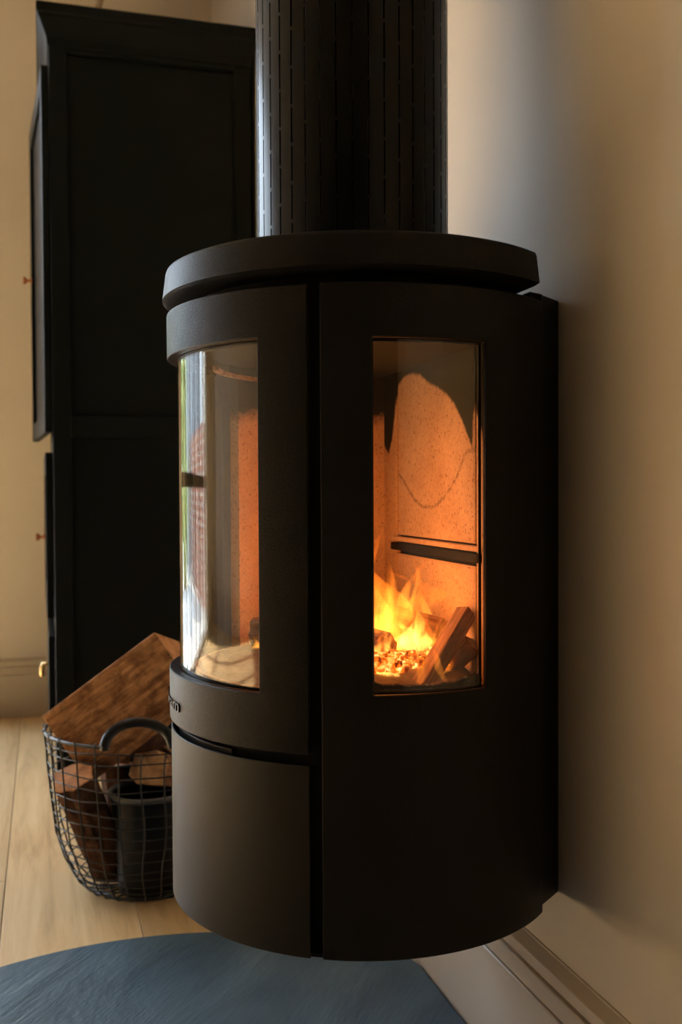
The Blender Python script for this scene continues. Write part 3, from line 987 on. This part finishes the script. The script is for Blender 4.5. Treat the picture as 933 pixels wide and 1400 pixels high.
zs = set([0.0, .004, TOP, TOP - .02])
kz = 0
while kz * pit / 2 < TOP:
    for e_ in (kz * pit / 2, kz * pit / 2 + brg):
        if e_ < TOP - .02: zs.add(round(e_, 5))
    kz += 1
zs = sorted(zs)
sh = curved_panel(angs, zs, FR, FR - .0015, slot)
clean(sh.build('heat_shield', M['flue'], flue, smooth=True, angle=60))
MB().lathe([(.075, 0), (.075, TOP)], 64).build('inner_pipe', M['inner_flue'], flue, smooth=True, angle=60)

# ------------------------------------------------------------------ wardrobe
WY0, WY1, WX0, WX1 = 2.863, 3.595, -.572, -.016
war = tag(empty('wardrobe', (WX0, WY0, 0)), 'tall blue-black painted wardrobe with flared cornice and ajar upper door in the corner', 'wardrobe')
def wl(x_, y_, z_): return (x_ - WX0, y_ - WY0, z_)
MB().box(wl(WX0 + .012, WY0 + .014, .001), wl(WX1, WY1, 2.03)).build('carcass', M['cabinet'], war)
# framed side facing the stove
for nm, a, c in (('side_stile', (WX0 + .0, .001), (WX0 + .048, 2.02)), ('side_stile', (WX1 - .047, .001), (WX1, 2.02)),
                 ('side_rail', (WX0 + .048, 1.972), (WX1 - .047, 2.02)), ('side_rail', (WX0 + .048, .925), (WX1 - .047, .985)), ('side_rail', (WX0 + .048, .001), (WX1 - .047, .16))):
    MB().box(wl(a[0], WY0, a[1]), wl(c[0], WY0 + .016, c[1])).build(nm, M['cabinet'], war, bevel=.0025)
# front face frame
for nm, y0, y1, z0, z1 in (('front_stile', WY0 + .016, WY0 + .045, .001, 2.02), ('front_stile', WY1 - .045, WY1, .001, 2.02),
                           ('front_rail', WY0 + .045, WY1 - .045, 1.945, 2.02), ('front_rail', WY0 + .045, WY1 - .045, .89, .935), ('front_rail', WY0 + .045, WY1 - .045, .38, .42), ('front_rail', WY0 + .045, WY1 - .045, .001, .10)):
    MB().box(wl(WX0, y0, z0), wl(WX0 + .013, y1, z1)).build(nm, M['cabinet'], war, bevel=.002)
# cornice: flared profile round near side and front
cp = [(0.0, 1.985), (.004, 1.985), (.006, 2.005), (.012, 2.022), (.026, 2.052), (.028, 2.060), (.032, 2.064), (.032, 2.086), (.028, 2.090), (0.0, 2.090)]
cv = []; cf = []; ncp = len(cp)
for (cxy) in (lambda o_: (WX1 + o_ * .35, WY0 - o_), lambda o_: (WX0 - o_, WY0 - o_), lambda o_: (WX0 - o_, WY1)):
    for o_, z_ in cp:
        xx, y_2 = cxy(o_); cv.append(wl(xx, y_2, z_))
for s_ in range(2):
    for i in range(ncp):
        cf.append((s_ * ncp + i, s_ * ncp + (i + 1) % ncp, (s_ + 1) * ncp + (i + 1) % ncp, (s_ + 1) * ncp + i))
cf.append(tuple(range(ncp))[::-1]); cf.append(tuple(range(2 * ncp, 3 * ncp)))
MB().add(cv, cf).build('cornice', M['cabinet'], war, bevel=.002)
MB().box(wl(WX0, WY0, 2.03), wl(WX1, WY1, 2.0895)).build('top_board', M['cabinet'], war)
def knob(parent, loc, mat, r=.012):
    p = [(.0, 0), (.010, 0), (.010, -.003), (.004, -.006), (.004, -.014), (r, -.022), (r, -.026), (.006, -.029), (.0, -.029)]
    o = MB().lathe(p, 20, 'x').build('knob', mat, parent, smooth=True, angle=40)
    o.location = loc
    return o
def wdoor(name, w, z0, z1, origin, ang, mat_knob, knob_yz):
    """leaf hinged at origin, running +Y, facing -X, rotated by ang"""
    e = bpy.data.objects.new(name, None)
    fr_ = MB()
    s_ = .055
    fr_.box((-.02, 0, z0), (0, s_, z1)); fr_.box((-.02, w - s_, z0), (0, w, z1))
    fr_.box((-.02, s_, z0), (0, w - s_, z0 + s_)); fr_.box((-.02, s_, z1 - s_), (0, w - s_, z1))
    fr_.box((-.010, s_ * .9, z0 + s_ * .9), (-.002, w - s_ * .9, z1 - s_ * .9))
    o = fr_.build(name, M['cabinet'], war, bevel=.002)
    o.location = wl(*origin); o.rotation_euler = (0, 0, ang)
    knob(o, (-.02, knob_yz[0], knob_yz[1]), mat_knob)
    return o
wdoor('upper_door', .60, .94, 1.935, (WX0 - .001, WY0 + .012, 0), radians(3.6), M['brass'], (.53, 1.455))
wdoor('lower_door', .66, .425, .885, (WX0 - .001, WY0 + .036, 0), radians(.25), M['brass'], (.45, .632))
dw = MB().box((-.018, 0, .105), (0, .66, .375)).build('drawer', M['cabinet'], war, bevel=.003)
dw.location = wl(WX0 - .001, WY0 + .036, 0)
hp_ = [(-.018, .22, .262), (-.032, .22, .262), (-.036, .22, .25), (-.036, .22, .226)]
MB().tube(hp_, [.006, .007, .008, .006], 10).build('drawer_pull', M['bright_brass'], dw, smooth=True, angle=60)
# stem standing on top of the wardrobe
st = MB()
pb = ray_y(113, 18, 3.1); pb.z = 2.0905
pt = pb + Vector((.10, .02, .33))
st.tube([pb.lerp(pt, t / 8) + Vector((0, 0, -.02 * sin(pi * t / 8))) for t in range(9)], [.013] * 4 + [.011] * 5, 10)
tag(st.build('plant_stem', M['stem'], smooth=True, angle=60), 'slim pale brown stem leaning up from the top of the wardrobe', 'stem')

# ------------------------------------------------------------------ wire log basket
BX, BY = -.412, 2.00
BP = [(r_, z_ * 1.065) for r_, z_ in [(.0, .003), (.055, .003), (.090, .004), (.115, .012), (.137, .034), (.157, .073), (.172, .12), (.180, .18), (.187, .245), (.190, .300)]]
def bprof(z):
    for (r0, z0), (r1, z1) in zip(BP[1:], BP[2:]):
        if z0 <= z <= z1: return r0 + (r1 - r0) * (z - z0) / (z1 - z0 + 1e-9)
    return BP[-1][0]
bas = tag(empty('wire_basket', (BX, BY, 0)), 'round black wire basket with coil-wrapped handles, full of split logs', 'basket')
ZR = .3195
hw = radians(18.3)
TILT = radians(-9.3)                    # handle half-angle
for s_ in (-1, 1):                  # rim: two arcs, interrupted by the two handles
    a0 = s_ * pi / 2 + TILT
    pts = [(bprof(ZR) * cos(a), bprof(ZR) * sin(a), ZR) for a in frange(a0 + hw, a0 + pi - hw, 32)]
    MB().tube(pts, .0034, 8).build('rim', M['wire'], bas, smooth=True, angle=80)
    # wrapped handle arching up from the rim
    arch = []
    for t in frange(0, pi, 40):
        a = a0 + hw * -cos(t)
        arch.append(Vector((.190 * cos(a), .190 * sin(a) , ZR - .004 + .050 * sin(t))))
    h = MB().tube(arch, .0082, 12).build('handle', M['coil'], bas, smooth=True, angle=80)
    co = MB()
    for i in range(6, len(arch) * 3 - 6):
        t = pi * i / (len(arch) * 3)
        a = a0 + hw * -cos(t)
        c = Vector((.190 * cos(a), .190 * sin(a), ZR - .004 + .050 * sin(t)))
        t2 = t + .01; a2 = a0 + hw * -cos(t2)
        c2 = Vector((.190 * cos(a2), .190 * sin(a2), ZR - .004 + .050 * sin(t2)))
        tn = (c2 - c).normalized(); u = tn.orthogonal().normalized(); w = tn.cross(u)
        co.tube([c + (u * cos(q) + w * sin(q)) * .0085 for q in frange(0, 2 * pi, 10)[:-1]], .0007, 4, closed=True)
    co.build('coil_wrap', M['wire'], h, smooth=True, angle=80)
NRIB = 28
rp = []
for (r0, z0), (r1, z1) in zip(BP[1:], BP[2:]):
    for t in (0, .5): rp.append((r0 + (r1 - r0) * t, z0 + (z1 - z0) * t))
rp.append((.190, ZR))
ribm = []
for k_ in range(NRIB):
    a = 2 * pi * (k_ + .43) / NRIB
    aa = (a + pi / 2) % pi - pi / 2
    da = abs(((a - TILT - pi / 2 + pi) % (2 * pi)) - pi); db = abs(((a - TILT + pi / 2 + pi) % (2 * pi)) - pi)
    under = min(da, db) < hw
    pts = [(r + (.0025 if i == len(rp) - 1 else 0), 0, z) for i, (r, z) in enumerate(rp)]
    if under: pts = pts[:-1] + [(.190, 0, ZR - .013)]
    else: pts += [(.1945, 0, ZR + .004), (.189, 0, ZR + .0055)]
    jit = rnd.uniform(-.02, .02)
    pts = [(r * cos(a + jit * sin(i)), r * sin(a + jit * sin(i)), z) for i, (r, _, z) in enumerate(pts)]
    MB().tube(pts, .0016, 5).build('rib_wire', M['wire'], bas, smooth=True, angle=80)
for i, z in enumerate([.304, .288, .262, .238, .214, .191, .168, .146, .124, .102, .082, .064, .047, .032, .019, .009, .0045]):
    r = bprof(z) - .001; ph = rnd.uniform(0, 6)
    pts = [(r * cos(a), r * sin(a), z + .0022 * sin(3 * a + ph) + (.0012 * sin(9 * a + ph))) if z > .02 else (r * cos(a), r * sin(a), z) for a in frange(0, 2 * pi, 64)[:-1]]
    MB().tube(pts, .0014, 5, closed=True).build('hoop_wire', M['wire'], bas, smooth=True, angle=80)
for r in (.085, .055, .025):
    MB().tube([(r * cos(a), r * sin(a), .0035) for a in frange(0, 2 * pi, 32)[:-1]], .0014, 5, closed=True).build('hoop_wire', M['wire'], bas, smooth=True, angle=80)

LG = 'split logs in the wire basket'
P1, P2 = ray_y(57, 979, 2.03), ray_y(211, 864, 1.955)
axv = (P2 - P1).normalized()
Wd = (Vector((.62, -.28, -.78)))
Wd = (Wd - axv * Wd.dot(axv)).normalized()
Ed = Wd.cross(axv).normalized()
if Ed.y < 0: Ed = -Ed
# cross-section in (u = -Wd direction, w)
u_ = -Wd; w_ = axv.cross(u_)
sgn = 1 if w_.dot(Ed) > 0 else -1
poly = [(0, 0), (-.055, -.002 * sgn), (-.115, .002 * sgn), (-.160, .020 * sgn), (-.150, .075 * sgn), (-.105, .115 * sgn), (-.035, .105 * sgn)]
make_log('firewood_log', P1, P2, poly, [M['log_face'], M['log_end']], 'largest split log, brown grained face, leaning across the top of the wire basket', LG, .003, 11, ref=u_, nseg=24)
# log with an orange end face at the left inside the basket, running down to the right
a = ray_y(98, 1063, 1.955); c = ray_y(152, 1185, 2.03)
make_log('firewood_log', a, c, [(-.030, -.040), (.010, -.044), (.040, -.020), (.036, .030), (-.005, .042), (-.038, .020)], [M['bark'], M['log_end']],
         'log with a lit orange end face behind the wires at the left of the basket', LG, .003, 12, ref=(0, -.3, 1))
a = ray_y(204, 1047, 1.99); c = a + Vector((.06, .11, -.045))
make_log('firewood_log', a, c, [(-.038, -.020), (-.020, -.040), (.022, -.034), (.030, .012), (.010, .040), (-.036, .034)], [M['log_face'], M['log_pale']],
         'log with a pale peach sawn end seen through the near basket handle', LG, .002, 13, ref=(0, 0, 1))
a = ray_y(160, 1022, 2.03); c = a + Vector((.085, .07, .012))
make_log('firewood_log', a, c, [(-.036, -.03), (.0, -.045), (.034, -.012), (.024, .034), (-.03, .03)], [M['bark'], M['log_end']],
         'mottled red-brown log just behind the near basket handle, left of the pale log', LG, .003, 14, ref=(0, 0, 1))
make_log('firewood_log', (BX - .015, BY + .10, .05), (BX + .075, BY + .075, .24), cir(.038, 7), [M['bark'], M['log_face']],
         'dark barked log standing in shadow at the far side of the basket', LG, .003, 15, ref=(1, 0, 0))
a = ray_y(160, 1046, 2.085); c = ray_y(178, 1200, 2.045)  # added log, covers the bright floor showing through the gap
make_log('firewood_log', a, c, cir(.038, 8, .95), [M['bark'], M['log_face']],  # added log, only covers the bright gap
         'dark barked log added to fill the dark gap between the left-hand log and the bucket', LG, .003, 16, ref=(0, -1, .2))
# dark bucket standing inside the basket
bk = tag(empty('bucket', (-.412, 1.965, .006)), 'dark round bucket with rolled rim standing inside the near side of the basket', 'bucket')
H_B = .190
MB().lathe([(0, 0), (.052, 0), (.056, .003), (.070, H_B), (.068, H_B), (.054, .006), (0, .006)], 48).build('bucket_body', M['bucket'], bk, smooth=True, angle=40)
MB().tube([(.071 * cos(q), .071 * sin(q), H_B) for q in frange(0, 2 * pi, 48)[:-1]], .0052, 10, closed=True).build('bucket_rim', M['bucket_rim'], bk, smooth=True, angle=80)
